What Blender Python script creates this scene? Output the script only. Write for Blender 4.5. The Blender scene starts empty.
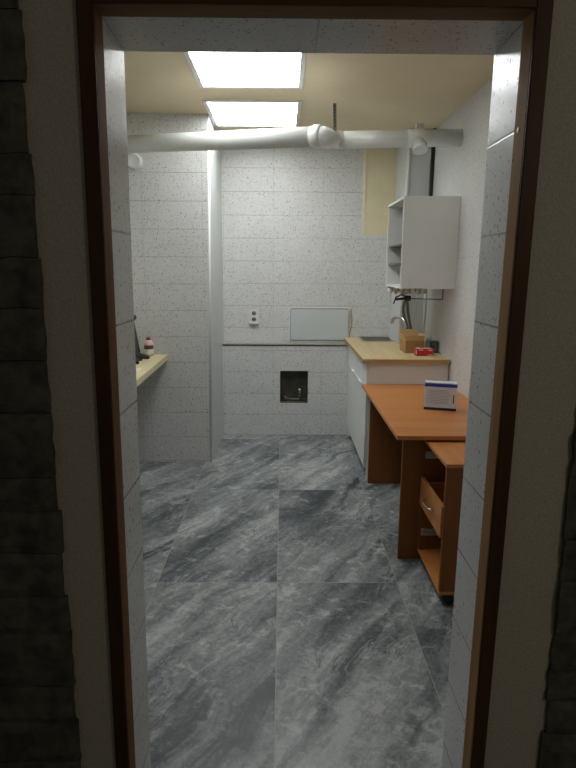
import bpy, bmesh, math, random
from mathutils import Vector, Matrix, noise
random.seed(7)
C = bpy.context.scene.collection
sc = bpy.context.scene
PI = math.pi

# ------------------------------------------------------------------ materials
def newmat(name):
    m = bpy.data.materials.new(name); m.use_nodes = True
    nt = m.node_tree
    return m, nt, nt.nodes['Principled BSDF']

class N:
    """small wrapper to chain math nodes"""
    def __init__(s, nt): s.nt = nt
    def new(s, t, **kw):
        n = s.nt.nodes.new(t)
        for k, v in kw.items(): setattr(n, k, v)
        return n
    def put(s, sock, v):
        if isinstance(v, bpy.types.NodeSocket): s.nt.links.new(v, sock)
        else: sock.default_value = v
    def m(s, op, a, b=0.0, c=None, clamp=False):
        n = s.new('ShaderNodeMath', operation=op); n.use_clamp = clamp
        s.put(n.inputs[0], a); s.put(n.inputs[1], b)
        if c is not None: s.put(n.inputs[2], c)
        return n.outputs[0]
    def mix(s, f, a, b):
        n = s.new('ShaderNodeMix', data_type='RGBA')
        s.put(n.inputs[0], f)
        s.put(n.inputs[6], a if isinstance(a, bpy.types.NodeSocket) else (*a, 1))
        s.put(n.inputs[7], b if isinstance(b, bpy.types.NodeSocket) else (*b, 1))
        return n.outputs[2]
    def step(s, x, lo, hi):           # smooth 0..1
        n = s.new('ShaderNodeMapRange', interpolation_type='SMOOTHSTEP')
        s.put(n.inputs[0], x); n.inputs[1].default_value = lo; n.inputs[2].default_value = hi
        return n.outputs[0]
    def noise(s, vec, scale, detail=3, rough=.5, dist=0):
        n = s.new('ShaderNodeTexNoise')
        if vec is not None: s.put(n.inputs['Vector'], vec)
        n.inputs['Scale'].default_value = scale; n.inputs['Detail'].default_value = detail
        n.inputs['Roughness'].default_value = rough; n.inputs['Distortion'].default_value = dist
        return n
    def obj(s): return s.new('ShaderNodeTexCoord').outputs['Object']
    def bump(s, bsdf, h, strength=.2, dist=.002):
        n = s.new('ShaderNodeBump'); n.inputs['Strength'].default_value = strength
        n.inputs['Distance'].default_value = dist
        s.put(n.inputs['Height'], h); s.nt.links.new(n.outputs[0], bsdf.inputs['Normal'])
    def mapping(s, v, rot=(0, 0, 0), scale=(1, 1, 1)):
        n = s.new('ShaderNodeMapping'); s.put(n.inputs[0], v)
        n.inputs['Rotation'].default_value = rot; n.inputs['Scale'].default_value = scale
        return n.outputs[0]

def plain(name, col, rough=.5, metal=0.0, var=.06, scale=25, bump=0.0, **kw):
    m, nt, b = newmat(name); n = N(nt)
    t = n.noise(n.obj(), scale, 4, .6)
    f = n.step(t.outputs[0], .3, .7)
    d = tuple(max(0, c * (1 - var)) for c in col); l = tuple(min(1, c * (1 + var)) for c in col)
    n.put(b.inputs['Base Color'], n.mix(f, d, l))
    b.inputs['Roughness'].default_value = rough; b.inputs['Metallic'].default_value = metal
    if bump: n.bump(b, t.outputs[0], bump, .004)
    for k, v in kw.items(): b.inputs[k].default_value = v
    return m

def tile(name, pu, ou, pv, ov, base=(.70, .70, .69), fleck=(.16, .15, .135), rough=.32, vert=.55, jk=.55, fk=.95, s1=66, k1=.36, k2=.34):
    """white speckled wall tile, joints laid out in world units"""
    m, nt, b = newmat(name); n = N(nt)
    co = n.obj(); sp = n.new('ShaderNodeSeparateXYZ'); n.put(sp.inputs[0], co)
    ge = n.new('ShaderNodeNewGeometry'); sn = n.new('ShaderNodeSeparateXYZ'); n.put(sn.inputs[0], ge.outputs['True Normal'])
    isx = n.m('GREATER_THAN', n.m('ABSOLUTE', sn.outputs[0]), .5)
    isz = n.m('GREATER_THAN', n.m('ABSOLUTE', sn.outputs[2]), .5)
    u = n.m('ADD', n.m('MULTIPLY', sp.outputs[1], isx), n.m('MULTIPLY', sp.outputs[0], n.m('SUBTRACT', 1, isx)))
    def joint(x, p, o, w):
        t = n.m('ABSOLUTE', n.m('SUBTRACT', n.m('FRACT', n.m('ADD', n.m('DIVIDE', n.m('SUBTRACT', x, o), p), 100.5)), .5))
        return n.m('SUBTRACT', 1, n.step(n.m('MULTIPLY', t, p), w * .4, w))
    ju = n.m('MULTIPLY', joint(u, pu, ou, .0032), vert)
    jv = n.m('MULTIPLY', joint(sp.outputs[2], pv, ov, .0034), n.m('SUBTRACT', 1, isz))
    fade = n.step(n.noise(co, 2.3, 2).outputs[0], .30, .62)      # joints come and go, some are filled
    j = n.m('MULTIPLY', n.m('MAXIMUM', ju, jv), n.m('MULTIPLY_ADD', fade, .7, .3))
    def flecks(scale, thr, keep, stretch):
        v = n.new('ShaderNodeTexVoronoi'); v.inputs['Scale'].default_value = scale
        nz = n.noise(co, scale * 1.7, 2)
        w = n.new('ShaderNodeVectorMath', operation='MULTIPLY_ADD'); n.put(w.inputs[0], nz.outputs[1])
        w.inputs[1].default_value = (.35 / scale,) * 3; n.put(w.inputs[2], n.mapping(co, (.3, .5, .4), stretch)); n.put(v.inputs['Vector'], w.outputs[0])
        sc_ = n.new('ShaderNodeSeparateColor'); n.put(sc_.inputs[0], v.outputs['Color'])
        on = n.m('GREATER_THAN', sc_.outputs[0], keep)
        size = n.m('MULTIPLY_ADD', sc_.outputs[1], thr, thr * .45)
        return n.m('MULTIPLY', on, n.m('SUBTRACT', 1, n.step(n.m('SUBTRACT', v.outputs['Distance'], size), -.06, .05)))
    f1 = flecks(s1, .20, k1, (1, 1, .85)); f2 = flecks(115, .27, k2, (1, 1, 1))
    f = n.m('MAXIMUM', f1, n.m('MULTIPLY', f2, .75))
    tone = n.noise(co, 6, 3)
    c0 = n.mix(n.step(tone.outputs[0], .3, .7), tuple(x * .95 for x in base), base)
    fc = n.mix(n.step(n.noise(co, 31, 1).outputs[0], .4, .6), fleck, (fleck[0] * 2.0, fleck[1] * 1.6, fleck[2] * 1.35))
    c1 = n.mix(n.m('MULTIPLY', f, fk), c0, fc)
    c2 = n.mix(n.m('MULTIPLY', j, jk), c1, (.20, .19, .17))
    n.put(b.inputs['Base Color'], c2); b.inputs['Roughness'].default_value = rough
    h = n.m('SUBTRACT', n.m('MULTIPLY', n.noise(co, 60, 3).outputs[0], .35), n.m('ADD', n.m('MULTIPLY', f, .5), j))
    n.bump(b, h, .35, .0015)
    return m

def wood(name, dark, light, axis='z', scale=1.0, rough=.45, knots=False):
    m, nt, b = newmat(name); n = N(nt)
    if rough >= .5: b.inputs['Specular IOR Level'].default_value = .2
    s = {'x': (.09, 1, 1), 'y': (1, .09, 1), 'z': (1, 1, .09)}[axis]
    v = n.mapping(n.obj(), (0, 0, 0), tuple(k * scale for k in s))
    a = n.noise(v, 42, 5, .65, .4); c = n.noise(v, 9, 3, .5, .8)
    f = n.m('ADD', n.m('MULTIPLY', n.step(a.outputs[0], .3, .7), .5), n.m('MULTIPLY', n.step(c.outputs[0], .3, .7), .5))
    col = n.mix(f, dark, light)
    if knots:
        vo = n.new('ShaderNodeTexVoronoi'); vo.inputs['Scale'].default_value = 3.1
        n.put(vo.inputs['Vector'], n.mapping(n.obj(), (0, 0, 0), (1, 1, .8)))
        col = n.mix(n.m('SUBTRACT', 1, n.step(vo.outputs['Distance'], .03, .075)), col, tuple(x * .18 for x in dark))
    n.put(b.inputs['Base Color'], col); b.inputs['Roughness'].default_value = rough
    n.bump(b, a.outputs[0], .08, .001)
    return m

def marble(name, px_, ox, py_, oy):
    m, nt, b = newmat(name); n = N(nt)
    co = n.obj(); sp = n.new('ShaderNodeSeparateXYZ'); n.put(sp.inputs[0], co)
    tu = n.m('DIVIDE', n.m('SUBTRACT', sp.outputs[0], ox), px_); tv = n.m('DIVIDE', n.m('SUBTRACT', sp.outputs[1], oy), py_)
    idv = n.new('ShaderNodeCombineXYZ'); n.put(idv.inputs[0], n.m('FLOOR', tu)); n.put(idv.inputs[1], n.m('FLOOR', tv))
    wn = n.new('ShaderNodeTexWhiteNoise', noise_dimensions='2D'); n.put(wn.inputs['Vector'], idv.outputs[0])
    off = n.new('ShaderNodeVectorMath', operation='MULTIPLY_ADD'); n.put(off.inputs[0], wn.outputs['Color'])
    off.inputs[1].default_value = (7, 7, 7); n.put(off.inputs[2], co)
    p = off.outputs[0]
    w1 = n.noise(p, 2.2, 4, .55)
    wp = n.new('ShaderNodeVectorMath', operation='MULTIPLY_ADD'); n.put(wp.inputs[0], w1.outputs[1])
    wp.inputs[1].default_value = (.22, .22, .22); n.put(wp.inputs[2], p)
    q = n.mapping(n.mapping(wp.outputs[0], (0, 0, math.radians(-57))), (0, 0, 0), (.42, 1.45, 1))       # streaks run diagonally up to the right
    q2 = n.mapping(n.mapping(wp.outputs[0], (0, 0, math.radians(-57))), (0, 0, 0), (.22, 2.2, 1))
    big = n.noise(q, 2.0, 3, .5); med = n.noise(q2, 5.0, 9, .7, .25); fine = n.noise(p, 34, 8, .75, .8)
    val = n.m('ADD', n.m('ADD', n.m('MULTIPLY', big.outputs[0], .46), n.m('MULTIPLY', med.outputs[0], .36)), n.m('MULTIPLY', fine.outputs[0], .28))
    patch = n.step(n.noise(p, 11, 8, .7, .5).outputs[0], .52, .66)
    band = n.step(n.noise(q2, 2.4, 5, .55, .1).outputs[0], .55, .66)
    val = n.m('SUBTRACT', n.m('MULTIPLY_ADD', patch, .095, val), n.m('MULTIPLY', band, .085))
    r = n.new('ShaderNodeValToRGB'); n.put(r.inputs[0], val)
    e = r.color_ramp.elements
    e[0].position = .41; e[0].color = (.034, .042, .050, 1)
    e[1].position = .66; e[1].color = (.47, .49, .485, 1)
    for pos, col in ((.465, (.075, .086, .096, 1)), (.515, (.160, .174, .180, 1)), (.575, (.27, .285, .284, 1))):
        k = e.new(pos); k.color = col
    def vein(vec, scale, w, dist, lo, hi):
        t = n.noise(vec, scale, 5, .6, dist)
        ridge = n.m('ABSOLUTE', n.m('SUBTRACT', t.outputs[0], .5))
        return n.m('MULTIPLY', n.m('SUBTRACT', 1, n.step(ridge, 0, w)), n.step(n.noise(p, 2.6, 2).outputs[0], lo, hi))
    v = n.m('MAXIMUM', vein(q2, 3.4, .020, .25, .45, .62), n.m('MULTIPLY', vein(wp.outputs[0], 5.0, .018, .35, .52, .66), .9))
    cr = vein(q, 5.0, .016, .5, .42, .6)
    col = n.mix(n.m('MULTIPLY', v, .5), r.outputs[0], (.50, .52, .51))
    col = n.mix(n.m('MULTIPLY', cr, .6), col, (.040, .048, .060))
    def joint(t, per, w):
        d = n.m('ABSOLUTE', n.m('SUBTRACT', n.m('FRACT', n.m('ADD', t, 100.5)), .5))
        return n.m('SUBTRACT', 1, n.step(n.m('MULTIPLY', d, per), w * .5, w))
    j = n.m('MAXIMUM', joint(tu, px_, .0026), joint(tv, py_, .0026))
    col = n.mix(n.m('MULTIPLY', j, .9), col, (.36, .35, .30))
    n.put(b.inputs['Base Color'], col); b.inputs['Roughness'].default_value = .42
    n.bump(b, n.m('SUBTRACT', n.m('MULTIPLY', fine.outputs[0], .15), j), .25, .001)
    return m

M = {}
M['tile_back'] = tile('tile_back', .455, -.086, .2045, .0, )
M['tile_side'] = tile('tile_side', .455, .30, .2055, .010)
M['tile_right'] = tile('tile_right', .455, .12, .2, .05, rough=.4, jk=.15, fk=.75)
M['tile_plain'] = tile('tile_plain', .455, .369, .2045, .0, vert=0.0, jk=.4)
M['tile_jamb'] = tile('tile_jamb', .455, .07, .2, .05, base=(.66, .66, .66), rough=.22, vert=1.0, jk=.8, fk=.7, s1=72, k1=.60, k2=.62)
M['floor'] = marble('floor_marble', .612, -.02, 1.243, 2.651)
M['ceiling'] = plain('ceiling_cream', (.80, .68, .47), .7, var=.03, scale=3)
M['cream'] = plain('cream_paint', (.76, .68, .46), .6, var=.04, scale=6)
M['smooth'] = plain('white_smooth', (.60, .62, .61), .35, var=.03, scale=4)
M['bead'] = plain('white_bead', (.72, .73, .72), .3, var=.02)
M['plaster'] = plain('plaster', (.46, .43, .35), .85, var=.10, scale=190, bump=.5)
M['stone'] = plain('stone', (.085, .080, .062), .85, var=.4, scale=22, bump=.7)
M['mortar'] = plain('mortar', (.06, .055, .045), .9)
M['hallfloor'] = plain('hall_floor', (.16, .15, .13), .6, scale=8, var=.15)
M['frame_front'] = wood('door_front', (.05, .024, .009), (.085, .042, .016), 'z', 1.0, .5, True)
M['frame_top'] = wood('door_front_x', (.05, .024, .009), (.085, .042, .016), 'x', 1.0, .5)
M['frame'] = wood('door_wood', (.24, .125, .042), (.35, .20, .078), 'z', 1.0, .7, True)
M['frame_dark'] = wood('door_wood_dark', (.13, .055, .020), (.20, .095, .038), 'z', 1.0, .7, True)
M['frame_x'] = wood('door_wood_x', (.15, .085, .034), (.24, .14, .06), 'x', 1.0, .7)
M['paint_white'] = plain('cabinet_white', (.80, .80, .77), .38, var=.02, scale=5)
M['cab_wall'] = plain('wall_cabinet_white', (.79, .79, .75), .4, var=.02, scale=5)
M['pvc'] = plain('pipe_white', (.74, .76, .72), .28, var=.03, scale=8)
M['bright'] = plain('pipe_bright', (.84, .85, .83), .25, var=.02, scale=8)
M['top_wood'] = wood('worktop_wood', (.56, .42, .20), (.72, .57, .31), 'y', .8, .4)
M['counter_wood'] = wood('counter_wood', (.62, .53, .30), (.76, .67, .42), 'y', .8, .4)
M['top_edge'] = wood('worktop_edge', (.40, .24, .08), (.52, .33, .13), 'x', 1, .45)
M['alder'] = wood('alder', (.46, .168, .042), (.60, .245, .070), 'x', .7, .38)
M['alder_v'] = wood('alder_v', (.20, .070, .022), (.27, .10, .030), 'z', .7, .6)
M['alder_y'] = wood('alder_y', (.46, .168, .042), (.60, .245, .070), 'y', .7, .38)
M['black'] = plain('black_plastic', (.010, .010, .011), .55, var=.2)
M['screen'] = plain('black_screen', (.02, .022, .025), .45, var=.1)
M['steel'] = plain('steel', (.55, .55, .53), .28, 1.0, var=.05)
M['chrome'] = plain('chrome', (.62, .62, .62), .15, 1.0, var=.02)
M['galv'] = plain('galvanised', (.30, .30, .28), .45, .9, var=.1)
M['galv_grey'] = plain('shelf_grey', (.10, .10, .095), .4, var=.05)
M['slide'] = plain('slide_metal', (.55, .55, .52), .4, .3, var=.1)
M['brass'] = plain('brass', (.50, .38, .18), .35, 1.0, var=.1)
M['card'] = plain('cardboard', (.40, .22, .085), .8, var=.06, scale=60)
M['card_in'] = plain('cardboard_flap', (.60, .37, .17), .8, var=.06, scale=60)
M['red'] = plain('red_packet', (.55, .02, .025), .35, var=.15)
M['white_print'] = plain('white_print', (.80, .78, .76), .5, var=.03)
M['grey_cup'] = plain('grey_cup', (.10, .115, .10), .3, var=.2)
M['bag'] = plain('bag_film', (.62, .62, .60), .35, var=.12, scale=30, Alpha=.75)
M['blue'] = plain('blue_print', (.015, .06, .33), .4, var=.08)
M['navy'] = plain('navy_print', (.012, .014, .05), .4, var=.1)
M['carton'] = plain('carton_white', (.72, .74, .82), .45, var=.02)
M['carton_grey'] = plain('carton_print', (.30, .31, .36), .5, var=.1)
M['bottle'] = plain('bottle_pink', (.78, .56, .55), .3, var=.03)
M['bottle_low'] = plain('bottle_lower', (.78, .76, .62), .3, var=.03)
M['maroon'] = plain('label_maroon', (.14, .045, .04), .45, var=.2)
M['paper'] = plain('paper', (.80, .79, .72), .7, var=.03)
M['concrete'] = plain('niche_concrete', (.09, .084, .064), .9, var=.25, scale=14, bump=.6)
M['panel_white'] = plain('panel_white', (.60, .64, .63), .3, var=.015, scale=3)
M['socket'] = plain('socket_white', (.72, .72, .68), .35, var=.02)
M['dark'] = plain('dark_hole', (.03, .03, .028), .6)
M['cable_yellow'] = plain('cable_yellow', (.46, .38, .20), .5)
M['hose'] = plain('braided_hose', (.20, .20, .19), .4, .6, var=.4, scale=220)
M['lamp_frame'] = plain('lamp_frame', (.82, .81, .77), .4, var=.02)
M['toekick'] = plain('toekick', (.05, .05, .048), .6)

def emit(name, col, s):
    m, nt, b = newmat(name); n = N(nt)
    b.inputs['Base Color'].default_value = (.8, .8, .8, 1)
    n.put(b.inputs['Emission Color'], n.mix(n.step(n.noise(n.obj(), 3, 1).outputs[0], .3, .7), col, tuple(c * .97 for c in col)))
    b.inputs['Emission Strength'].default_value = s
    return m
LAMP = 7.0
M['lamp'] = emit('lamp_diffuser', (.96, 1.0, 1.0), LAMP)
M['lamp_dim'] = emit('lamp_diffuser_dim', (.96, 1.0, 1.0), LAMP * .42)

# ------------------------------------------------------------------ mesh builder
class MB:
    def __init__(s): s.bm = bmesh.new(); s.mi = 0; s.mats = []
    def mat(s, m):
        if m not in s.mats: s.mats.append(m)
        s.mi = s.mats.index(m); return s
    def _set(s, faces):
        for f in faces: f.material_index = s.mi
    def box(s, x0, x1, y0, y1, z0, z1, bev=0.0, seg=2, mat=None):
        t = bmesh.new(); bmesh.ops.create_cube(t, size=1)
        for v in t.verts:
            v.co = Vector(((x0 + x1) / 2 + v.co.x * (x1 - x0), (y0 + y1) / 2 + v.co.y * (y1 - y0), (z0 + z1) / 2 + v.co.z * (z1 - z0)))
        if bev: bmesh.ops.bevel(t, geom=t.edges[:], offset=bev, segments=seg, affect='EDGES', profile=.5)
        if mat: t.transform(mat)
        s.merge(t); return s
    def merge(s, t, smooth=False):
        for f in t.faces:
            f.material_index = s.mi
            if smooth: f.smooth = True
        me = bpy.data.meshes.new('tmp'); t.to_mesh(me); t.free(); s.bm.from_mesh(me); bpy.data.meshes.remove(me)
    def tube(s, pts, r, seg=16, caps=True):
        pts = [Vector(p) for p in pts]
        rs = r if isinstance(r, (list, tuple)) else [r] * len(pts)
        t = bmesh.new(); rings = []; up = None
        for i, p in enumerate(pts):
            d = (pts[min(i + 1, len(pts) - 1)] - pts[max(i - 1, 0)]).normalized()
            if up is None:
                up = Vector((0, 0, 1)) if abs(d.z) < .9 else Vector((1, 0, 0))
            a = d.cross(up).normalized(); up = a.cross(d).normalized()
            rings.append([t.verts.new(p + (a * math.cos(k * 2 * PI / seg) + up * math.sin(k * 2 * PI / seg)) * rs[i]) for k in range(seg)])
        for i in range(len(rings) - 1):
            for k in range(seg):
                f = t.faces.new((rings[i][k], rings[i][(k + 1) % seg], rings[i + 1][(k + 1) % seg], rings[i + 1][k])); f.smooth = True
        if caps:
            t.faces.new(list(reversed(rings[0]))); t.faces.new(rings[-1])
        for f in t.faces: f.material_index = s.mi
        bmesh.ops.recalc_face_normals(t, faces=t.faces[:])
        me = bpy.data.meshes.new('tmp'); t.to_mesh(me); t.free(); s.bm.from_mesh(me); bpy.data.meshes.remove(me); return s
    def lathe(s, prof, loc=(0, 0, 0), seg=24, mat=None):
        t = bmesh.new(); rings = []
        for r, z in prof:
            rings.append([t.verts.new((r * math.cos(k * 2 * PI / seg), r * math.sin(k * 2 * PI / seg), z)) for k in range(seg)])
        for i in range(len(rings) - 1):
            for k in range(seg):
                f = t.faces.new((rings[i][k], rings[i][(k + 1) % seg], rings[i + 1][(k + 1) % seg], rings[i + 1][k])); f.smooth = True
        t.faces.new(list(reversed(rings[0]))); t.faces.new(rings[-1])
        bmesh.ops.recalc_face_normals(t, faces=t.faces[:])
        t.transform((Matrix.Translation(loc) @ mat) if mat else Matrix.Translation(loc))
        for f in t.faces: f.material_index = s.mi
        me = bpy.data.meshes.new('tmp'); t.to_mesh(me); t.free(); s.bm.from_mesh(me); bpy.data.meshes.remove(me); return s
    def prism(s, poly, z0, z1, mat=None, bev=0):
        """poly in xy, extruded along z, then transformed"""
        t = bmesh.new()
        a = [t.verts.new((x, y, z0)) for x, y in poly]; b = [t.verts.new((x, y, z1)) for x, y in poly]
        t.faces.new(list(reversed(a))); t.faces.new(b)
        for k in range(len(a)): t.faces.new((a[k], a[(k + 1) % len(a)], b[(k + 1) % len(a)], b[k]))
        bmesh.ops.recalc_face_normals(t, faces=t.faces[:])
        if bev: bmesh.ops.bevel(t, geom=t.edges[:], offset=bev, segments=2, affect='EDGES')
        if mat:
            t.transform(mat); bmesh.ops.recalc_face_normals(t, faces=t.faces[:])
        s.merge(t); return s

ROOTS = {}
def build(name, mb, m, parent=None, origin=None, local=False):
    """link mb as ONE object. World coordinates are turned into the parent's frame unless local."""
    me = bpy.data.meshes.new(name); mb.bm.to_mesh(me); mb.bm.free()
    me.materials.append(m)
    for k in mb.mats[1:] if (mb.mats and mb.mats[0] is m) else mb.mats:
        me.materials.append(k)
    o = bpy.data.objects.new(name, me); C.objects.link(o)
    if parent is not None:
        o.parent = parent
        if not local:
            me.transform(ROOTS[parent.name].inverted())
        ROOTS[o.name] = ROOTS[parent.name]
    elif origin is not None:
        me.transform(Matrix.Translation(-Vector(origin))); o.location = origin
        ROOTS[o.name] = Matrix.Translation(origin)
    else:
        ROOTS[o.name] = Matrix.Identity(4)
    return o
def tag(o, label, cat, group=None):
    o['label'] = label; o['category'] = cat
    if group: o['group'] = group
    return o
def thing(name, label, cat, loc, rotz=0.0, group=None):
    o = bpy.data.objects.new(name, None); C.objects.link(o); o.empty_display_size = .05
    o.location = loc; o.rotation_euler = (0, 0, rotz)
    ROOTS[o.name] = Matrix.Translation(loc) @ Matrix.Rotation(rotz, 4, 'Z')
    return tag(o, label, cat, group)
def struct(name, mb, m, label=None, parent=None):
    o = build(name, mb, m, parent)
    if parent is None:
        o['kind'] = 'structure'
        if label: o['label'] = label
        o['category'] = name.split('_')[0]
    return o
def B(*a, **k): return MB().box(*a, **k)
def spline(pts, n=8):
    P = [Vector(p) for p in pts]; P = [P[0] * 2 - P[1]] + P + [P[-1] * 2 - P[-2]]; out = []
    for i in range(1, len(P) - 2):
        a, b, c, d = P[i - 1:i + 3]
        for k in range(n):
            t = k / n
            out.append(.5 * ((2 * b) + (c - a) * t + (2 * a - 5 * b + 4 * c - d) * t * t + (3 * b - a - 3 * c + d) * t ** 3))
    out.append(P[-2]); return out

# ------------------------------------------------------------------ the setting
XR, XL, YB, YU, H = 1.235, -1.45, 5.285, 5.40, 2.68
BX, BY = -.568, 4.50                       # the projecting corner block on the left
struct('floor', B(XL - .1, XR + .1, 1.21, 5.6, -.1, 0), M['floor'], 'grey marbled floor tiles of the kitchen')
struct('floor_hall', B(-2.2, 2.4, -1.6, 1.21, -.1, 0), M['hallfloor'], 'dim floor of the hall before the doorway')
struct('ceiling', B(XL - .1, XR + .1, 1.39, 5.6, H, H + .1), M['ceiling'], 'cream painted ceiling')
XZ0 = Matrix(((1, 0, 0, 0), (0, 0, 1, 0), (0, 1, 0, 0), (0, 0, 0, 1)))
struct('wall_right', MB().prism([(1.2195, 0), (1.34, 0), (1.34, H), (1.232, H)], 1.39, 5.6, XZ0), M['tile_right'], 'white speckled tile wall on the right')
struct('wall_left', B(XL - .1, XL, 1.39, BY, 0, H), M['tile_right'], 'white speckled tile wall on the left')
XZ0 = Matrix(((1, 0, 0, 0), (0, 0, 1, 0), (0, 1, 0, 0), (0, 0, 0, 1)))
BT, BB, BK = -.548, -.580, -.549              # front edge at the top and the bottom, back edge
tb = bmesh.new(); vs_ = [tb.verts.new(p) for p in ((XL - .1, BY, 0), (BB, BY, 0), (BK, 5.6, 0), (XL - .1, 5.6, 0), (XL - .1, BY, H), (BT, BY, H), (BK, 5.6, H), (XL - .1, 5.6, H))]
mb = MB(); mb.mat(M['tile_side']); mb.mat(M['smooth']); mb.mi = 0
for q in ((0, 1, 5, 4), (1, 2, 6, 5), (2, 3, 7, 6), (3, 0, 4, 7), (4, 5, 6, 7), (3, 2, 1, 0)):
    tb.faces.new([vs_[i] for i in q])
mb.merge(tb); mb.bm.faces.ensure_lookup_table(); mb.bm.faces[1].material_index = 1
struct('wall_corner', mb, M['tile_side'], 'projecting tiled corner block with a smooth white side')
mb = MB().tube([(BB - .006, BY + .008, 0), (BT - .006, BY + .008, H)], .0115, 16)
struct('trim_1', mb, M['bead'], 'rounded white corner strip on the projecting block')
# upper back wall: tiled part, then the cream strip over a slightly set back tiled part
struct('wall_back', B(BX, .726, YU, 5.6, .87, H), M['tile_back'], 'white speckled tile wall at the back above the ledge')
mb = MB(); mb.mat(M['tile_plain']); mb.box(.726, XR, YU + .003, 5.6, .87, 1.872)
mb.mat(M['cream']); mb.box(.726, XR, YU + .005, 5.6, 1.872, H)
struct('wall_niche', mb, M['tile_plain'], 'back wall strip behind the sink, cream painted above')
struct('trim_2', B(.722, .748, YU - .004, YU + .02, 1.872, H), plain('cream_light', (.82, .76, .57), .6, var=.03), 'lighter vertical edge of the cream wall strip')
# lower back wall with the niche
nx0, nx1, nz0, nz1 = -.02, .245, .315, .625
mb = MB(); mb.mat(M['tile_back'])
mb.box(BX, nx0, YB, YU, 0, .872); mb.box(nx1, XR, YB, YU, 0, .872)
mb.box(nx0, nx1, YB, YU, 0, nz0); mb.box(nx0, nx1, YB, YU, nz1, .872)
mb.box(BX, XR, YU, 5.6, 0, .87)
struct('wall_lower', mb, M['tile_back'], 'tiled lower back wall with a square pipe niche')
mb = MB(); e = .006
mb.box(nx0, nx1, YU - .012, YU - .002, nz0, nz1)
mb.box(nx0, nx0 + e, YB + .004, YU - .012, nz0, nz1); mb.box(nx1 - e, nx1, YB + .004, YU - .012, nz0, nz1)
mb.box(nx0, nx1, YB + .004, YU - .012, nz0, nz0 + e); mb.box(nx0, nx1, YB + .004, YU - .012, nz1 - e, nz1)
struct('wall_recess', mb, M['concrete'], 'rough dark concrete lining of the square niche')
mb = MB(); mb.box(BX, .70, YB - .006, YU, .872, .884, .002)
struct('trim_3', mb, plain('ledge', (.40, .38, .32), .5, var=.05), 'thin pale ledge strip along the back wall')
mb = MB(); mb.box(BX, .60, YB - .004, YB + .002, .862, .8715)
struct('trim_4', mb, M['dark'], 'dark open joint under the ledge strip')
# the wall with the doorway
DX0, DX1, DZ = -.351, .468, 2.05
LB, RB = -.371, .462                        # the reveals lean a little: where they meet the floor
XZ = Matrix(((1, 0, 0, 0), (0, 0, 1, 0), (0, 1, 0, 0), (0, 0, 0, 1)))        # poly in x and z, extruded along y
mb = MB(); y0, y1 = 1.23, 1.39
mb.prism([(-2.0, 0), (LB - .003, 0), (DX0 - .003, DZ), (DX0 - .003, H), (-2.0, H)], y0, y1, XZ)
mb.prism([(RB + .003, 0), (2.2, 0), (2.2, H), (DX1 + .003, H), (DX1 + .003, DZ)], y0, y1, XZ)
mb.box(DX0 - .003, DX1 + .003, y0, y1, DZ, H)
for v in mb.bm.verts:                       # the lintel soffit falls slightly towards the room
    if abs(v.co.z - DZ) < 1e-4: v.co.z += .003 if v.co.y < 1.3 else -.006
struct('wall_front', mb, M['tile_jamb'], 'doorway wall with speckled tiles on the reveal')
FX0, FX1, FZ = -.380, .498, 2.082
mb = MB(); y0, y1 = 1.18, 1.2305
mb.prism([(-2.0, 0), (LB - .029, 0), (FX0, FZ), (FX0, H), (-2.0, H)], y0, y1, XZ)
mb.prism([(RB + .030, 0), (2.2, 0), (2.2, H), (FX1, H), (FX1, FZ)], y0, y1, XZ)
mb.box(FX0, FX1, y0, y1, FZ, H)
struct('wall_hall', mb, M['plaster'], 'dim beige papered hall wall around the doorway')
d = bpy.data.objects.new('door_1', None); C.objects.link(d); d.location = (.0575, 1.205, 0)
d['kind'] = 'structure'; d['label'] = 'brown wooden door frame of the open doorway'; d['category'] = 'door'
ROOTS[d.name] = Matrix.Translation(d.location)
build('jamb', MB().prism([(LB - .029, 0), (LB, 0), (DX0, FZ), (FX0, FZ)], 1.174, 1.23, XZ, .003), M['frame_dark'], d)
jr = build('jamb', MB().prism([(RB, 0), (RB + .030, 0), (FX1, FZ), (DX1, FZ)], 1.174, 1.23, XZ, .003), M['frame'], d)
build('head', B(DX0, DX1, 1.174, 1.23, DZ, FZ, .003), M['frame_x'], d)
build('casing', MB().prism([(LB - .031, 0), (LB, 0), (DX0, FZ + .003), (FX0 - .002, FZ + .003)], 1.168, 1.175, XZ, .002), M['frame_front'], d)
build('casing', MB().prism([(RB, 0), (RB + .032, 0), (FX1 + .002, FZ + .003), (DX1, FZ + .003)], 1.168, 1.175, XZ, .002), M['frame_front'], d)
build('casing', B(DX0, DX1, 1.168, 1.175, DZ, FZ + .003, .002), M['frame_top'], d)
rx = Matrix.Rotation(-PI / 2, 4, 'Y')
mb = MB().lathe([(.0062, 0), (.0062, .0012), (.004, .0022)], (DX1, 1.207, 1.846), 16, rx)
mb.mat(M['dark']); mb.box(DX1 - .0025, DX1 - .0021, 1.2025, 1.2115, 1.8455, 1.8465)
build('screw', mb, M['brass'], jr)
mb = MB().lathe([(.004, 0), (.004, .0008), (.0035, .001)], (DX1, 1.222, 1.792), 12, rx)
build('nail_hole', mb, M['dark'], jr)
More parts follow.
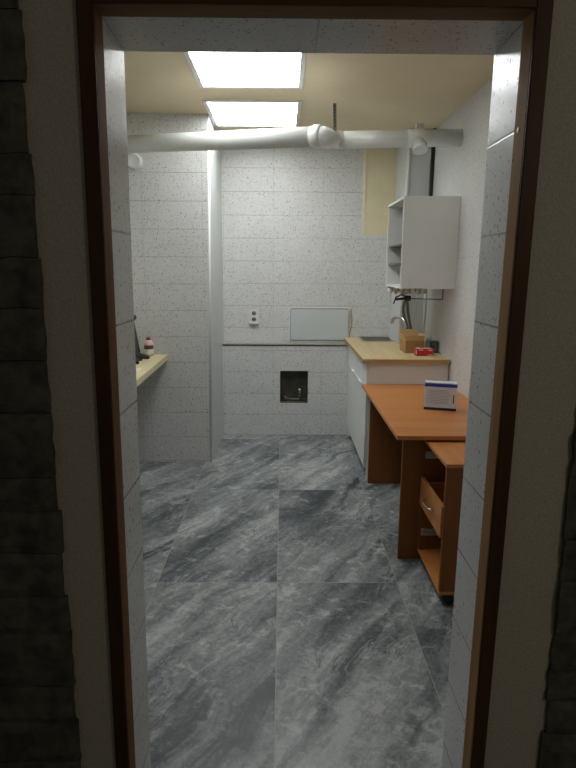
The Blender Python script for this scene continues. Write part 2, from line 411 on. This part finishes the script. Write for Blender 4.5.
# decorative stone on the hall wall
def cladding(name, xa, xb, edge, label):
    mb = MB(); mb.mat(M['stone']); z = 0.0; rng = random.Random(3 if edge > 0 else 5)
    while z < 2.5:
        h = rng.uniform(.075, .15); ed = rng.uniform(-.005, .005)
        a, b = (xa, xb + ed) if edge > 0 else (xa + ed, xb)
        xs = [b]; 
        if edge > 0:
            while xs[-1] - a > .3: xs.append(xs[-1] - rng.uniform(.15, .29))
            xs.append(a); xs.reverse()
        else:
            xs = [a]
            while b - xs[-1] > .3: xs.append(xs[-1] + rng.uniform(.15, .29))
            xs.append(b)
        for p, q in zip(xs[:-1], xs[1:]):
            if q - p < .02: continue
            t = bmesh.new(); th = rng.uniform(.014, .021); nx = max(4, int((q - p) / .022)); nz = 5
            bmesh.ops.create_grid(t, x_segments=nx, y_segments=nz, size=.5)
            for v in t.verts:
                uu, vv = v.co.x, v.co.y
                edge_d = min(.5 - abs(uu), .5 - abs(vv))
                x = (p + q) / 2 + uu * (q - p - .0015); zz = z + h / 2 + vv * (h - .0015)
                nn = noise.noise((x * 14, th * 300, zz * 14)) * .007 + noise.noise((x * 40, th * 100, zz * 40)) * .003
                y = 1.18 - max(.002, th + nn - (.006 if edge_d < .02 else 0))
                if edge_d < .02:
                    x += noise.noise((zz * 30, 3.3, 2)) * .005; zz += noise.noise((x * 20, zz * 3, 7)) * .004
                v.co = (x, y, zz)
            be = [e_ for e_ in t.edges if e_.is_boundary]
            r_ = bmesh.ops.extrude_edge_only(t, edges=be)
            for v in r_['geom']:
                if isinstance(v, bmesh.types.BMVert): v.co.y = 1.181
            bmesh.ops.recalc_face_normals(t, faces=t.faces[:])
            mb.merge(t)
        z += h
    mb.mat(M['mortar']); mb.box(xa, xb - .012, 1.174, 1.181, 0, 2.5) if edge > 0 else mb.box(xa + .012, xb, 1.174, 1.181, 0, 2.5)
    struct(name, mb, M['stone'], label)
cladding('trim_5', -1.3, -.488, 1, 'dark rough stone facing on the hall wall left of the doorway')
cladding('trim_6', .632, 1.5, -1, 'dark rough stone facing on the hall wall right of the doorway')

# ------------------------------------------------------------------ ceiling lights
def lamp(x0, x1, y0, y1, label, glow='lamp'):
    t = thing('ceiling_light', label, 'ceiling light', ((x0 + x1) / 2, (y0 + y1) / 2, H), 0, 'square ceiling light panels')
    w = .028; zb = H - .014
    mb = MB()
    mb.box(x0 - w, x1 + w, y0 - w, y0, zb, H, .003); mb.box(x0 - w, x1 + w, y1, y1 + w, zb, H, .003)
    mb.box(x0 - w, x0, y0, y1, zb, H, .003); mb.box(x1, x1 + w, y0, y1, zb, H, .003)
    build('frame', mb, M['lamp_frame'], t)
    build('diffuser', B(x0, x1, y0, y1, H - .008, H), M[glow], t)
    L = y1 - y0
    for k in range(1, 4):
        yy = y0 + L * k / 4
        build('divider', B(x0, x1, yy - .009, yy + .009, H - .0135, H - .008), M['lamp_frame'], t)
lamp(-.515, .092, 2.27, 2.87, 'square white ceiling light panel closest to the doorway, above the lintel edge', 'lamp_dim')
lamp(-.492, .092, 3.21, 3.815, 'square white ceiling light panel in the middle of the three, before the drain pipe')
lamp(-.515, .097, 4.15, 4.80, 'square white ceiling light panel just behind the white drain pipe')

# ------------------------------------------------------------------ drain pipe, hanger, stub, duct
t = thing('drain_pipe', 'white drain pipe running across the room under the ceiling', 'pipe', (.215, 3.6, 2.33))
A = Vector((-1.45, 4.29, 2.407)); E_ = Vector((.185, 3.46, 2.309))
build('pipe', MB().tube([A, E_], .055, 32), M['pvc'], t)
G = Vector((.39, 4.2, 2.446)); R_ = Vector((1.232, 4.2, 2.466))
build('pipe', MB().tube([G, R_], .056, 32), M['pvc'], t)
dr = (E_ - A).normalized()
el = spline([E_ - dr * .02, E_ + dr * .01, (.226, 3.462, 2.306), (.250, 3.52, 2.314), (.268, 3.66, 2.340), (.295, 3.95, 2.398), (.325, 4.12, 2.432), (.365, 4.19, 2.444), G + Vector((.02, 0, 0))], 6)
build('elbow', MB().tube(el, .058, 32), M['bright'], t)
build('collar', MB().tube([E_ - dr * .012, E_ - dr * .008, E_ + dr * .03, E_ + dr * .036], [.056, .0625, .0625, .058], 32), M['pvc'], t)
build('collar', MB().tube([(.362, 4.2, 2.4455), (.366, 4.2, 2.4455), (.405, 4.2, 2.4465), (.41, 4.2, 2.4465)], [.056, .060, .060, .056], 32), M['pvc'], t)
# tee pointing down and the clip that holds it
tee = build('tee', MB().tube([(.855, 4.2, 2.458), (1.02, 4.2, 2.462)], .0585, 32).tube([(.937, 4.19, 2.45), (.940, 4.15, 2.385)], .044, 24), M['pvc'], t)
build('tee_socket', MB().tube([(.939, 4.160, 2.405), (.940, 4.143, 2.368)], .050, 24), M['bright'], tee)
mb = MB().box(.915, .965, 4.18, 4.215, 2.516, 2.522, .001).box(.915, .922, 4.18, 4.215, 2.520, 2.552, .001).box(.958, .965, 4.18, 4.215, 2.520, 2.552, .001).box(.915, .965, 4.18, 4.215, 2.548, 2.554, .001)
build('clip', mb, M['socket'], t)
# perforated strap
mb = MB(); w = .011; rr = .0605; cx = .352
prof = [(4.20, H), (4.17, 2.60), (4.138, 2.50)]
ring = [(4.2 + rr * math.cos(a), 2.445 + rr * math.sin(a)) for a in [math.radians(k) for k in range(150, 480, 15)]]
path = prof + ring
tb = bmesh.new(); prev = None
for (yy, zz) in path:
    cur = (tb.verts.new((cx - w, yy, zz)), tb.verts.new((cx + w, yy, zz)))
    if prev: tb.faces.new((prev[0], prev[1], cur[1], cur[0]))
    prev = cur
bmesh.ops.solidify(tb, geom=tb.faces[:], thickness=.0016); mb.merge(tb)
hg = thing('pipe_hanger', 'thin grey perforated metal strap holding the pipe beside its elbow', 'pipe hanger', (cx, 4.2, H))
build('strap', mb, M['galv'], hg)
holes = MB()
for k in range(7):
    f = .10 + k * .13
    p = Vector((cx, 4.20, H)).lerp(Vector((cx, 4.138, 2.50)), f)
    holes.lathe([(.0042, 0), (.0042, .0006)], p + Vector((0, -.0024, -.0008)), 10, Matrix.Rotation(PI / 2 - .33, 4, 'X'))
build('perforations', holes, M['dark'], hg)
# capped stub in the corner block
ry = Matrix.Rotation(PI / 2, 4, 'X')
t = thing('pipe_stub', 'round white capped pipe stub on the tiled wall under the drain pipe', 'pipe stub', (-1.105, BY, 2.343))
build('cap', MB().lathe([(.055, 0), (.055, .028), (.050, .034), (.044, .036), (.040, .033), (.0, .033)][:-1] + [(.001, .033)], (-1.105, BY, 2.343), 28, ry), M['pvc'], t)
build('rim', MB().lathe([(.060, 0), (.060, .006), (.056, .009)], (-1.105, BY, 2.343), 28, ry), M['smooth'], t)
# boxed pipe shaft in the back right corner, behind the wall cabinet
struct('wall_shaft', MB().prism([(1.018, 4.90), (1.203, 4.90), (1.203, YU - .001), (1.018, YU - .001)], .932, H), plain('shaft_white', (.60, .62, .62), .4, var=.02, scale=4), 'white boxed pipe shaft in the back right corner')
struct('trim_7', MB().tube([(1.022, 4.903, .932), (1.022, 4.903, H)], .016, 14), M['bead'], 'rounded white corner strip of the pipe shaft')
tag(build('cable', MB().tube([(1.2155, 4.885, 1.60), (1.219, 4.885, H)], .0115, 10), M['black'], None, (1.2155, 4.885, 1.60)), 'thick black cable running up the wall beside the white boxed shaft', 'cable')

# ------------------------------------------------------------------ wall cabinet
cx0, cx1, cy0, cy1, cz0, cz1 = .835, 1.2258, 4.09, 4.69, 1.437, 2.066
t = thing('wall_cabinet', 'open white wall cabinet hung above the sink worktop', 'cabinet', (cx0, cy0, cz0))
th = .016
build('side_panel', B(cx0, cx1, cy0, cy0 + th, cz0, cz1, .001), M['cab_wall'], t)
build('side_panel', B(cx0, cx1, cy1 - th, cy1, cz0, cz1, .001), M['cab_wall'], t)
build('top_panel', B(cx0, cx1, cy0 + th, cy1 - th, cz1 - th, cz1, .001), M['cab_wall'], t)
build('bottom_panel', B(cx0, cx1, cy0 + th, cy1 - th, cz0, cz0 + th, .001), M['cab_wall'], t)
build('back_panel', B(cx1 - .006, cx1, cy0 + th, cy1 - th, cz0 + th, cz1 - th), M['cab_wall'], t)
for z in (1.616, 1.752):
    build('shelf', B(cx0 + .015, cx1 - .006, cy0 + th, cy1 - th, z - .013, z, .001), M['galv_grey'], t)
build('hanging_strip', B(cx0 + .01, cx0 + .02, cy0 + th, cy0 + th + .006, cz0 + .03, cz1 - .03), M['galv'], t)

# pipework below the cabinet
t = thing('water_manifold', 'row of white water pipe fittings under the open wall cabinet', 'pipe fittings', (1.0, 4.58, 1.40))
yb = 4.60
mb = MB().tube([(.845, yb + .03, 1.415), (1.15, yb + .03, 1.415)], .020, 12)
build('pipe', mb, M['black'], t)  # black backing bar, added to stand in for the shade behind the fittings
for k in range(7):
    xx = .858 + k * .045
    mb = MB().lathe([(.019, .008), (.0205, .003), (.0205, -.022), (.016, -.028), (.016, -.038), (.012, -.042)], (xx, yb, 1.418), 14)
    build('fitting', mb, M['bright'] if k % 2 == 0 else M['socket'], t)
mb = MB().tube([(.90, yb - .02, 1.335), (1.0, yb - .02, 1.345)], .010, 10).box(.975, 1.02, yb - .045, yb + .0, 1.325, 1.365, .005).tube([(.905, yb - .03, 1.36), (.885, yb - .03, 1.30)], .006, 8)
v = build('valve', mb, M['black'], t)
build('valve_lever', MB().tube([(.998, yb - .045, 1.345), (.94, yb - .06, 1.375), (.90, yb - .06, 1.355)], .006, 8), M['black'], v)
for i, pts in enumerate(([(.985, yb, 1.34), (.975, yb + .02, 1.24), (1.03, yb + .10, 1.12), (1.082, 4.79, 1.0), (1.090, 4.835, .938)],
                         [(1.0, yb, 1.33), (1.02, yb + .03, 1.22), (1.06, yb + .12, 1.12), (1.112, 4.80, 1.0), (1.120, 4.84, .938)])):
    build('hose', MB().tube(spline(pts, 8), .011, 10), M['hose'], t)
build('pressure_gauge', MB().lathe([(.018, 0), (.018, .022), (.015, .026)], (.985, yb + .06, 1.235), 16, ry), M['steel'], t)
tag(build('cable', MB().tube(spline([(1.085, 4.63, 1.42), (1.082, 4.66, 1.25), (1.110, 4.70, 1.05), (1.13, 4.72, .94)], 8), .004, 8), M['white_print'], None, (1.085, 4.63, .93)),
    'thin white cable hanging from the wall cabinet down behind the cardboard box', 'cable')
mb = MB().tube([(1.216, 4.36, 1.437), (1.216, 4.36, 1.350), (1.216, 4.40, 1.345), (1.18, 4.44, 1.345), (.98, 4.52, 1.345)], .0035, 8)
tag(build('wire_hook', mb, plain('rust_wire', (.10, .06, .045), .5, .5), None, (1.216, 4.36, 1.345)), 'thin dark bent wire hanging below the wall cabinet by the tiled wall', 'wire')
tag(build('riser_pipe', MB().tube([(1.211, 4.884, .932), (1.213, 4.884, 1.585)], .0115, 14), M['bright'], None, (1.211, 4.884, .932)), 'thin vertical white pipe rising from the worktop in the corner by the shaft', 'pipe')

# ------------------------------------------------------------------ kitchen unit
XR = 1.2205
ux0, uy0, uy1, uz = .618, 4.098, YB - .008, .902
t = thing('base_cabinet', 'white kitchen base cabinet under the pale wooden worktop', 'cabinet', (ux0, uy0, 0))
build('side_panel', B(ux0 + .018, XR - .004, uy0, uy0 + .018, 0, uz, .001), M['paint_white'], t)
build('side_panel', B(ux0 + .018, XR - .004, uy1 - .022, uy1 - .004, .0, uz, .001), M['paint_white'], t)
build('bottom_panel', B(ux0 + .018, XR - .004, uy0 + .018, uy1 - .022, .09, .106), M['paint_white'], t)
build('back_panel', B(XR - .010, XR - .004, uy0 + .018, uy1 - .022, .106, uz), M['paint_white'], t)
build('plinth', B(ux0 + .05, ux0 + .062, uy0 + .018, uy1 - .022, 0, .09), M['toekick'], t)
ym = (uy0 + uy1) / 2
for a, b, hy in ((uy0 + .002, ym - .002, (4.27, 4.62)), (ym + .002, uy1 - .006, (4.74, 4.95))):
    dr_ = build('door', B(ux0, ux0 + .016, a, b, .098, uz - .006, .0015), M['paint_white'], t)
    y_a, y_b = hy
    hz = .715
    mb = MB().tube([(ux0 - .012, y_a, hz), (ux0 - .012, y_b, hz)], .0085, 10).box(ux0 - .012, ux0, y_a + .01, y_a + .025, hz - .004, hz + .004).box(ux0 - .012, ux0, y_b - .025, y_b - .01, hz - .004, hz + .004)
    build('handle', mb, M['bright'], dr_)
# worktop with the sink cut out
sx0, sx1, sy0, sy1 = .735, .998, 5.10, 5.365
wx0, wy0, wy1, wz0, wz1 = .588, 4.070, YU - .001, .902, .932
mb = MB(); mb.mat(M['top_wood'])
mb.box(wx0, sx0, wy0, wy1, wz0, wz1); mb.box(sx1, XR - .002, wy0, wy1, wz0, wz1)
mb.box(sx0, sx1, wy0, sy0, wz0, wz1); mb.box(sx0, sx1, sy1, wy1, wz0, wz1)
mb.mat(M['top_edge']); mb.box(wx0 - .0015, XR - .002, wy0 - .0015, wy0, wz0, wz1 - .004); mb.box(wx0 - .0015, wx0, wy0, wy1, wz0, wz1 - .004)
tag(build('worktop', mb, M['top_wood'], None, (wx0, wy0, wz0)), 'pale wooden worktop over the white base cabinet', 'worktop')
t = thing('sink', 'steel sink set in the worktop against the back wall', 'sink', ((sx0 + sx1) / 2, (sy0 + sy1) / 2, wz1))
g = .012; mb = MB()
mb.box(sx0 - g, sx1 + g, sy0 - g, sy0 + .006, wz1, wz1 + .004, .001); mb.box(sx0 - g, sx1 + g, sy1 - .006, sy1 + g, wz1, wz1 + .012, .001)
mb.box(sx0 - g, sx0 + .006, sy0 + .006, sy1 - .006, wz1, wz1 + .004, .001); mb.box(sx1 - .006, sx1 + g, sy0 + .006, sy1 - .006, wz1, wz1 + .004, .001)
build('rim', mb, M['steel'], t)
mb = MB(); q = .003
mb.box(sx0 + q, sx0 + 2 * q, sy0 + q, sy1 - q, .76, wz1); mb.box(sx1 - 2 * q, sx1 - q, sy0 + q, sy1 - q, .76, wz1)
mb.box(sx0 + q, sx1 - q, sy0 + q, sy0 + 2 * q, .76, wz1); mb.box(sx0 + q, sx1 - q, sy1 - 2 * q, sy1 - q, .76, wz1)
mb.box(sx0 + q, sx1 - q, sy0 + q, sy1 - q, .757, .76)
build('basin', mb, M['steel'], t)
build('drain', MB().lathe([(.03, 0), (.03, .004), (.02, .006)], ((sx0 + sx1) / 2, (sy0 + sy1) / 2, .76), 20), M['chrome'], t)
# faucet
fx, fy = 1.045, 4.76
t = thing('faucet', 'chrome faucet with an arched spout behind the cardboard box', 'faucet', (fx, fy, wz1))
build('body', MB().lathe([(.026, 0), (.026, .006), (.018, .012), (.018, .075), (.014, .085)], (fx, fy, wz1), 20), M['chrome'], t)
build('spout', MB().tube(spline([(fx, fy, .995), (fx - .003, fy + .01, 1.09), (fx - .020, fy + .04, 1.150), (fx - .050, fy + .10, 1.172), (fx - .078, fy + .18, 1.155), (fx - .088, fy + .23, 1.115)], 8), [.0165] * 41, 14), M['chrome'], t)
build('lever', MB().tube([(fx, fy, 1.0), (fx - .02, fy - .03, 1.04), (fx - .035, fy - .055, 1.045)], .006, 10), M['chrome'], t)

# things on the worktop
t = thing('cardboard_box', 'small open brown cardboard box with raised flaps on the worktop', 'box', (1.006, 4.44, wz1), .02)
x0, x1, y0, y1, hh = -.052, .092, -.065, .135, .098; k = .003
mb = MB(); mb.mat(M['card'])
mb.box(x0, x1, y0, y0 + k, 0, hh); mb.box(x0, x1, y1 - k, y1, 0, hh); mb.box(x0, x0 + k, y0, y1, 0, hh); mb.box(x1 - k, x1, y0, y1, 0, hh); mb.box(x0, x1, y0, y1, 0, k)
build('body', mb, M['card'], t, local=True)
def flap(x0, x1, y0, y1, hinge, axis, ang):
    m = Matrix.Translation(hinge) @ Matrix.Rotation(ang, 4, axis)
    build('flap', MB().box(x0, x1, y0, y1, 0, .003, 0, 2, m), M['card_in'], t, local=True)
flap(-.050, .090, 0, .070, (0, .133, hh), 'X', math.radians(70))         # far flap, standing
flap(-.050, .0, -.060, .130, (-.050, 0, hh), 'Y', math.radians(68))         # left flap, leaning outwards
flap(0, .045, -.060, .130, (.090, 0, hh), 'Y', math.radians(-72))          # right flap, raised
flap(-.050, .090, -.040, 0, (0, -.063, hh), 'X', math.radians(-82))      # front flap, upright
t = thing('packet', 'small red packet with white marks before the cardboard box', 'packet', (1.070, 4.265, wz1), -.03)
build('wrapper', MB().box(-.068, .068, -.034, .034, 0, .056, .009, 3), M['red'], t, local=True)
mb = MB()
mb.box(-.066, -.058, -.0355, -.0335, .010, .048, .0005); mb.box(-.045, -.012, -.0355, -.0335, .043, .048, .0005); mb.box(.022, .060, -.0355, -.0335, .006, .011, .0005)
mb.box(.026, .055, -.0355, -.0335, .041, .047, .0005); mb.box(-.060, .056, -.028, -.020, .0555, .0572, .0005); mb.box(-.055, -.030, -.010, .020, .0555, .0572, .0005); mb.box(.0, .052, .0, .01, .0555, .0572, .0005)
build('print', mb, M['white_print'], t, local=True)
t = thing('cup', 'dark grey cup on the worktop by the tiled wall', 'cup', (1.187, 4.42, wz1))
build('body', MB().lathe([(.026, 0), (.028, .004), (.032, .09), (.0335, .092), (.031, .092), (.027, .008), (.001, .008)], (1.187, 4.42, wz1), 24), M['grey_cup'], t)
mb = MB(); tb = bmesh.new(); bmesh.ops.create_icosphere(tb, subdivisions=4, radius=1)
for v in tb.verts:
    n_ = noise.noise(v.co * 1.7) * .35 + noise.noise(v.co * 4.1) * .16
    z = v.co.z * (1 + n_); v.co = Vector((v.co.x * .030 * (1 + n_) * (1 - .35 * max(0, z)), v.co.y * .036 * (1 + n_) * (1 - .35 * max(0, z)), max(0, .055 + z * .085)))
mb.merge(tb, True); mb.bm.transform(Matrix.Translation((1.163, 4.47, wz1)))
tag(build('plastic_bag', mb, M['bag'], None, (1.163, 4.47, wz1)), 'crumpled whitish plastic bag between the cardboard box and the grey cup', 'bag')
tb = MB().lathe([(.016, 0), (.018, .004), (.018, .030), (.012, .038), (.009, .040)], (1.130, 4.36, wz1), 18)
tag(build('lid', tb, M['black'], None, (1.130, 4.36, wz1)), 'small black cap lying behind the red packet', 'cap')

# ------------------------------------------------------------------ desk and pedestal
dx0, dy0, dy1, dz = .584, 2.770, 4.092, .745
t = thing('desk', 'orange wooden desk standing against the base cabinet and the right wall', 'desk', (dx0, dy0, 0))
build('desk_top', B(dx0, XR - .0005, dy0, dy1, dz - .022, dz, .002), M['alder'], t)
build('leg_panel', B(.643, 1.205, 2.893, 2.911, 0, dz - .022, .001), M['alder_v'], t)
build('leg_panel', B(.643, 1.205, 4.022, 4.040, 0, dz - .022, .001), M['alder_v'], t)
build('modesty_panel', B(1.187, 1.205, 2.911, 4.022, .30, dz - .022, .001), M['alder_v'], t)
px0, px1, py0, py1, pz0, pz1 = .745, 1.19, 2.437, 2.872, .062, .713
t = thing('drawer_pedestal', 'orange wooden drawer pedestal on casters with missing drawers beside the desk', 'drawer unit', (px0, py0, 0))
build('top_panel', B(px0 - .004, px1, py0 - .003, py1 + .003, pz1 - .017, pz1, .0015), M['alder_y'], t)
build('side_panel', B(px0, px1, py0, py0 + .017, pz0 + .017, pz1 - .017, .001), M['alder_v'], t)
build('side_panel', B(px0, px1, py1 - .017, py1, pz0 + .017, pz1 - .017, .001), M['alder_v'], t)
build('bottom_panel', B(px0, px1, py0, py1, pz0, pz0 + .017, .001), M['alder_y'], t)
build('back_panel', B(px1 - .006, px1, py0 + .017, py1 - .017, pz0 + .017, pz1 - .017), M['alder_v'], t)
dw = build('drawer', MB().box(px0 - .008, px0 + .009, py0 + .0175, py1 - .0175, .345, .500, .0015), M['alder_y'], t)
mb = MB().tube(spline([(px0 - .008, 2.59, .425), (px0 - .026, 2.605, .425), (px0 - .032, 2.655, .423), (px0 - .026, 2.705, .425), (px0 - .008, 2.72, .425)], 6), .0048, 10)
build('handle', mb, M['chrome'], dw)
mb = MB().box(px0 + .009, px0 + .40, py0 + .030, py0 + .042, .36, .47).box(px0 + .009, px0 + .40, py1 - .042, py1 - .030, .36, .47).box(px0 + .009, px0 + .40, py0 + .042, py1 - .042, .36, .366).box(px0 + .39, px0 + .40, py0 + .042, py1 - .042, .366, .47)
build('drawer_box', mb, M['alder_y'], dw)
for z in (.60, .385, .165):
    for s in (0, 1):
        ya = py0 + .017 if s == 0 else py1 - .017 - .011
        mb = MB().box(px0 + .01, px0 + .40, ya, ya + .011, z, z + .006).box(px0 + .01, px0 + .40, ya, ya + .011, z + .030, z + .036).box(px0 + .01, px0 + .40, ya if s == 0 else ya + .008, ya + .003 if s == 0 else ya + .011, z, z + .036)
        build('drawer_slide', mb, M['slide'], t)
for (xx, yy) in ((px0 + .05, py0 + .04), (px0 + .05, py1 - .04), (px1 - .05, py0 + .04), (px1 - .05, py1 - .04)):
    c = build('caster', MB().box(xx - .022, xx + .022, yy - .020, yy + .020, .050, pz0, .003).tube([(xx, yy, .03), (xx, yy, .06)], .012, 10), M['black'], t)
    for s in (-1, 1):
        build('wheel', MB().lathe([(.018, -.008), (.025, -.005), (.025, .005), (.018, .008)], (xx + .008, yy + s * .013, .025), 20, ry), M['black'], c)
# carton on the desk
t = thing('carton', 'white carton with blue stripes and grey print standing on the desk', 'carton', (.952, 3.335, dz), math.radians(-15))
w, dpt, hh = .0925, .030, .168
tilt = Matrix.Identity(4)
build('body', MB().box(-w, w, -dpt, dpt, 0, hh, .002), M['carton'], t, local=True)
e = .0012
build('stripe', MB().box(-w - e, w + e, -dpt - e, dpt + e, hh - .026, hh - .006, .0003), M['blue'], t, local=True)
build('stripe', MB().box(-w - e, w + e, -dpt - e, dpt + e, 0.0005, .016, .0003), M['navy'], t, local=True)
mb = MB(); rng = random.Random(11)
for r in range(10):
    z = .040 + r * .0090
    xa = -w + .016; x_end = w - .034 - rng.uniform(0, .02)
    mb.box(xa, xa + .006, -dpt - .0008, -dpt + .0005, z, z + .0030)
    mb.box(xa + .012, x_end, -dpt - .0008, -dpt + .0005, z, z + .0022)
build('print', mb, M['carton_grey'], t, local=True)
mb = MB().box(w - .020, w - .014, -dpt - .0010, -dpt + .0005, .045, .098)
build('handle_slot', mb, M['navy'], t, local=True)
build('handle_slot', MB().box(-w - .001, -w + .0005, -.012, .006, .055, .095), M['navy'], t, local=True)

# ------------------------------------------------------------------ counter on the left and what stands on it
mb = MB(); mb.mat(M['counter_wood']); tb = bmesh.new()
mb.prism([(XL, 2.75), (-.880, 2.75), (-.912, BY - .001), (XL, BY - .001)], .853, .895)
mb.mat(M['top_edge']); 
tag(build('wall_counter', mb, M['counter_wood'], None, (-1.2, 3.6, .853)), 'pale wooden counter fixed along the left wall', 'counter')
t = thing('bottle', 'pink bottle with a dark label and red cap on the left counter', 'bottle', (-1.045, 4.44, .895))
p0 = (-1.045, 4.44, .895)
build('body', MB().lathe([(.030, 0), (.034, .004), (.036, .02), (.035, .055), (.035, .085), (.036, .095), (.033, .108), (.024, .118), (.014, .124), (.013, .128)], p0, 28), M['bottle'], t)
build('lower_label', MB().lathe([(.0362, .008), (.0366, .02), (.0358, .050), (.0355, .051)], p0, 28), M['bottle_low'], t)
build('label', MB().lathe([(.0357, .054), (.0362, .0545), (.0362, .084), (.0357, .0845)], p0, 28), M['maroon'], t)
build('cap', MB().lathe([(.016, .124), (.016, .143), (.010, .146)], p0, 20), plain('cap_red', (.22, .03, .04), .4), t)
t = thing('monitor', 'black monitor on a splayed foot at the left counter, mostly behind the door jamb', 'monitor', (-1.10, 4.12, .895))
ln = Matrix.Translation((-1.092, 4.12, .930)) @ Matrix.Rotation(math.radians(-9), 4, 'Y')
build('housing', MB().box(-.024, 0, -.25, .25, 0, .255, .005, 2, ln), M['black'], t)
build('screen', MB().box(0, .002, -.235, .235, .012, .242, 0, 2, ln), M['screen'], t)
build('webcam', MB().box(-.030, .026, .185, .235, .255, .292, .006, 2, ln), M['black'], t)
mb = MB().box(-.05, -.022, -.03, .03, -.02, .12, .004, 2, ln)
build('neck', mb, M['black'], t)
mb = MB()
for pts in ([(-1.12, 4.16, .93), (-1.065, 4.22, .925), (-1.015, 4.29, .903)], [(-1.12, 4.12, .93), (-1.06, 4.08, .92), (-1.035, 4.03, .903)], [(-1.12, 4.18, .93), (-1.09, 4.27, .925), (-1.06, 4.36, .903)]):
    mb.tube(spline(pts, 6), [.024 - .0009 * k for k in range(13)], 12)
mb.lathe([(.075, 0), (.075, .006), (.05, .022), (.03, .03)], (-1.115, 4.20, .895), 24)
build('foot', mb, M['black'], t)
tag(build('paper_sheet', B(-1.12, -.965, 3.62, 3.86, .895, .8962), M['paper'], None, (-1.04, 3.74, .895)), 'white sheet of paper lying on the left counter', 'paper')

# ------------------------------------------------------------------ on the back wall
def rounded(x0, x1, z0, z1, r, n=6):
    out = []
    for cx_, cz_, a0 in ((x1 - r, z1 - r, 0), (x0 + r, z1 - r, 90), (x0 + r, z0 + r, 180), (x1 - r, z0 + r, 270)):
        for k in range(n + 1):
            a = math.radians(a0 + 90 * k / n); out.append((cx_ + r * math.cos(a), cz_ + r * math.sin(a)))
    return out
MXZ = Matrix(((1, 0, 0, 0), (0, 0, -1, YU), (0, 1, 0, 0), (0, 0, 0, 1)))     # xy -> xz on the wall, z towards the room
t = thing('wall_hatch', 'white rounded access panel on the back wall above the ledge', 'access panel', (.346, YU, .888))
build('frame', MB().prism(rounded(.062, .632, .886, 1.216, .03), 0, .012, MXZ, .002), M['socket'], t)
build('seal', MB().prism(rounded(.073, .627, .897, 1.206, .024), .012, .0135, MXZ), M['carton_grey'], t)
build('panel', MB().prism(rounded(.080, .622, .9065, 1.1955, .02), .0135, .020, MXZ, .002), M['panel_white'], t)
tag(build('cable', MB().tube(spline([(.645, YU - .006, 1.20), (.652, YU - .006, 1.12), (.650, YU - .008, 1.03), (.637, YU - .006, .96), (.640, YU - .008, .888)], 8), .0045, 8), M['cable_yellow'], None, (.645, YU - .006, .888)),
    'short yellowish cable hanging on the tiles beside the white access panel', 'cable')
t = thing('wall_socket', 'white double socket on the back wall left of the access panel', 'socket', (-.268, YU, 1.05))
build('plate', MB().prism(rounded(-.313, -.223, 1.055, 1.195, .01), 0, .016, MXZ, .003), M['socket'], t)
for z in (1.155, 1.100):
    o_ = build('outlet', MB().lathe([(.021, .014), (.021, .0165), (.018, .017)], (-.268, YU, z), 22, ry), M['galv'], t)
    build('pin_hole', MB().lathe([(.006, .016), (.006, .0175)], (-.278, YU, z), 10, ry).lathe([(.006, .016), (.006, .0175)], (-.258, YU, z), 10, ry), M['dark'], o_)
build('cover_flap', MB().box(-.308, -.228, YU - .030, YU - .014, 1.058, 1.070, .002), M['socket'], t)
# pipes and valve in the niche
zf = nz0 + e + .005
zf = nz0 + .006
t = thing('niche_valve', 'grey shut-off valve with a pipe in the square wall niche', 'valve', (.172, 5.35, zf))
build('pipe', MB().tube([(.172, 5.35, zf), (.172, 5.35, .41)], .010, 14).tube([(.03, 5.36, zf + .013), (.235, 5.36, zf + .013)], .011, 14), M['galv'], t)
build('valve_body', MB().lathe([(.014, 0), (.019, .006), (.019, .034), (.014, .04)], (.172, 5.35, .395), 8).tube([(.172, 5.35, .416), (.172, 5.315, .416)], .010, 12), M['chrome'], t)
build('valve_handle', MB().lathe([(.010, .0), (.024, .003), (.024, .010), (.008, .016)], (.168, 5.332, .436), 16).tube([(.168, 5.34, .42), (.168, 5.332, .44)], .006, 8), M['chrome'], t)
t = thing('pipe_elbow', 'short grey pipe end in the lower left corner of the wall niche', 'pipe', (.02, 5.35, zf))
build('elbow', MB().tube(spline([(.022, 5.36, zf), (.022, 5.355, zf + .028), (.026, 5.34, zf + .040), (.034, 5.315, zf + .042)], 6), .014, 14), M['galv'], t)
build('nut', MB().lathe([(.018, 0), (.018, .014)], (.022, 5.358, zf + .010), 6), M['steel'], t)

# ------------------------------------------------------------------ light, world, camera
w = bpy.data.worlds.new('World'); sc.world = w; w.use_nodes = True
w.node_tree.nodes['Background'].inputs[0].default_value = (1.0, .93, .78, 1)
w.node_tree.nodes['Background'].inputs[1].default_value = .027
# unseen fill light added in the hall to brighten the right-hand plaster
ld = bpy.data.lights.new('hall_fill', 'AREA'); ld.shape = 'DISK'; ld.size = .4; ld.energy = 2.2; ld.color = (1, .9, .72)
lo = bpy.data.objects.new('hall_fill', ld); C.objects.link(lo); lo.location = (1.5, -.7, 2.3)
lo.rotation_euler = (Vector((.75, 1.18, .7)) - lo.location).to_track_quat('-Z', 'Y').to_euler()

F = 570.0; TH = math.atan(116 / F); YAW = math.atan(6 / F); ROLL = math.radians(.35)
fw = Vector((math.sin(YAW) * math.cos(TH), math.cos(YAW) * math.cos(TH), -math.sin(TH)))
r = Vector((math.cos(YAW), -math.sin(YAW), 0)); u = r.cross(fw)
r2 = r * math.cos(ROLL) + u * math.sin(ROLL); u2 = -r * math.sin(ROLL) + u * math.cos(ROLL)
cam = bpy.data.cameras.new('camera'); co = bpy.data.objects.new('camera', cam); C.objects.link(co)
mw = Matrix((r2, u2, -fw)).transposed().to_4x4(); mw.translation = (0, 0, 1.575); co.matrix_world = mw
cam.sensor_fit = 'VERTICAL'; cam.sensor_height = 24; cam.lens = F / 768 * 24; cam.clip_start = .05
sc.camera = co
vs = sc.view_settings; vs.view_transform = 'Standard'; vs.look = 'None'; vs.gamma = 1; vs.use_curve_mapping = False
vs.exposure = 0.80
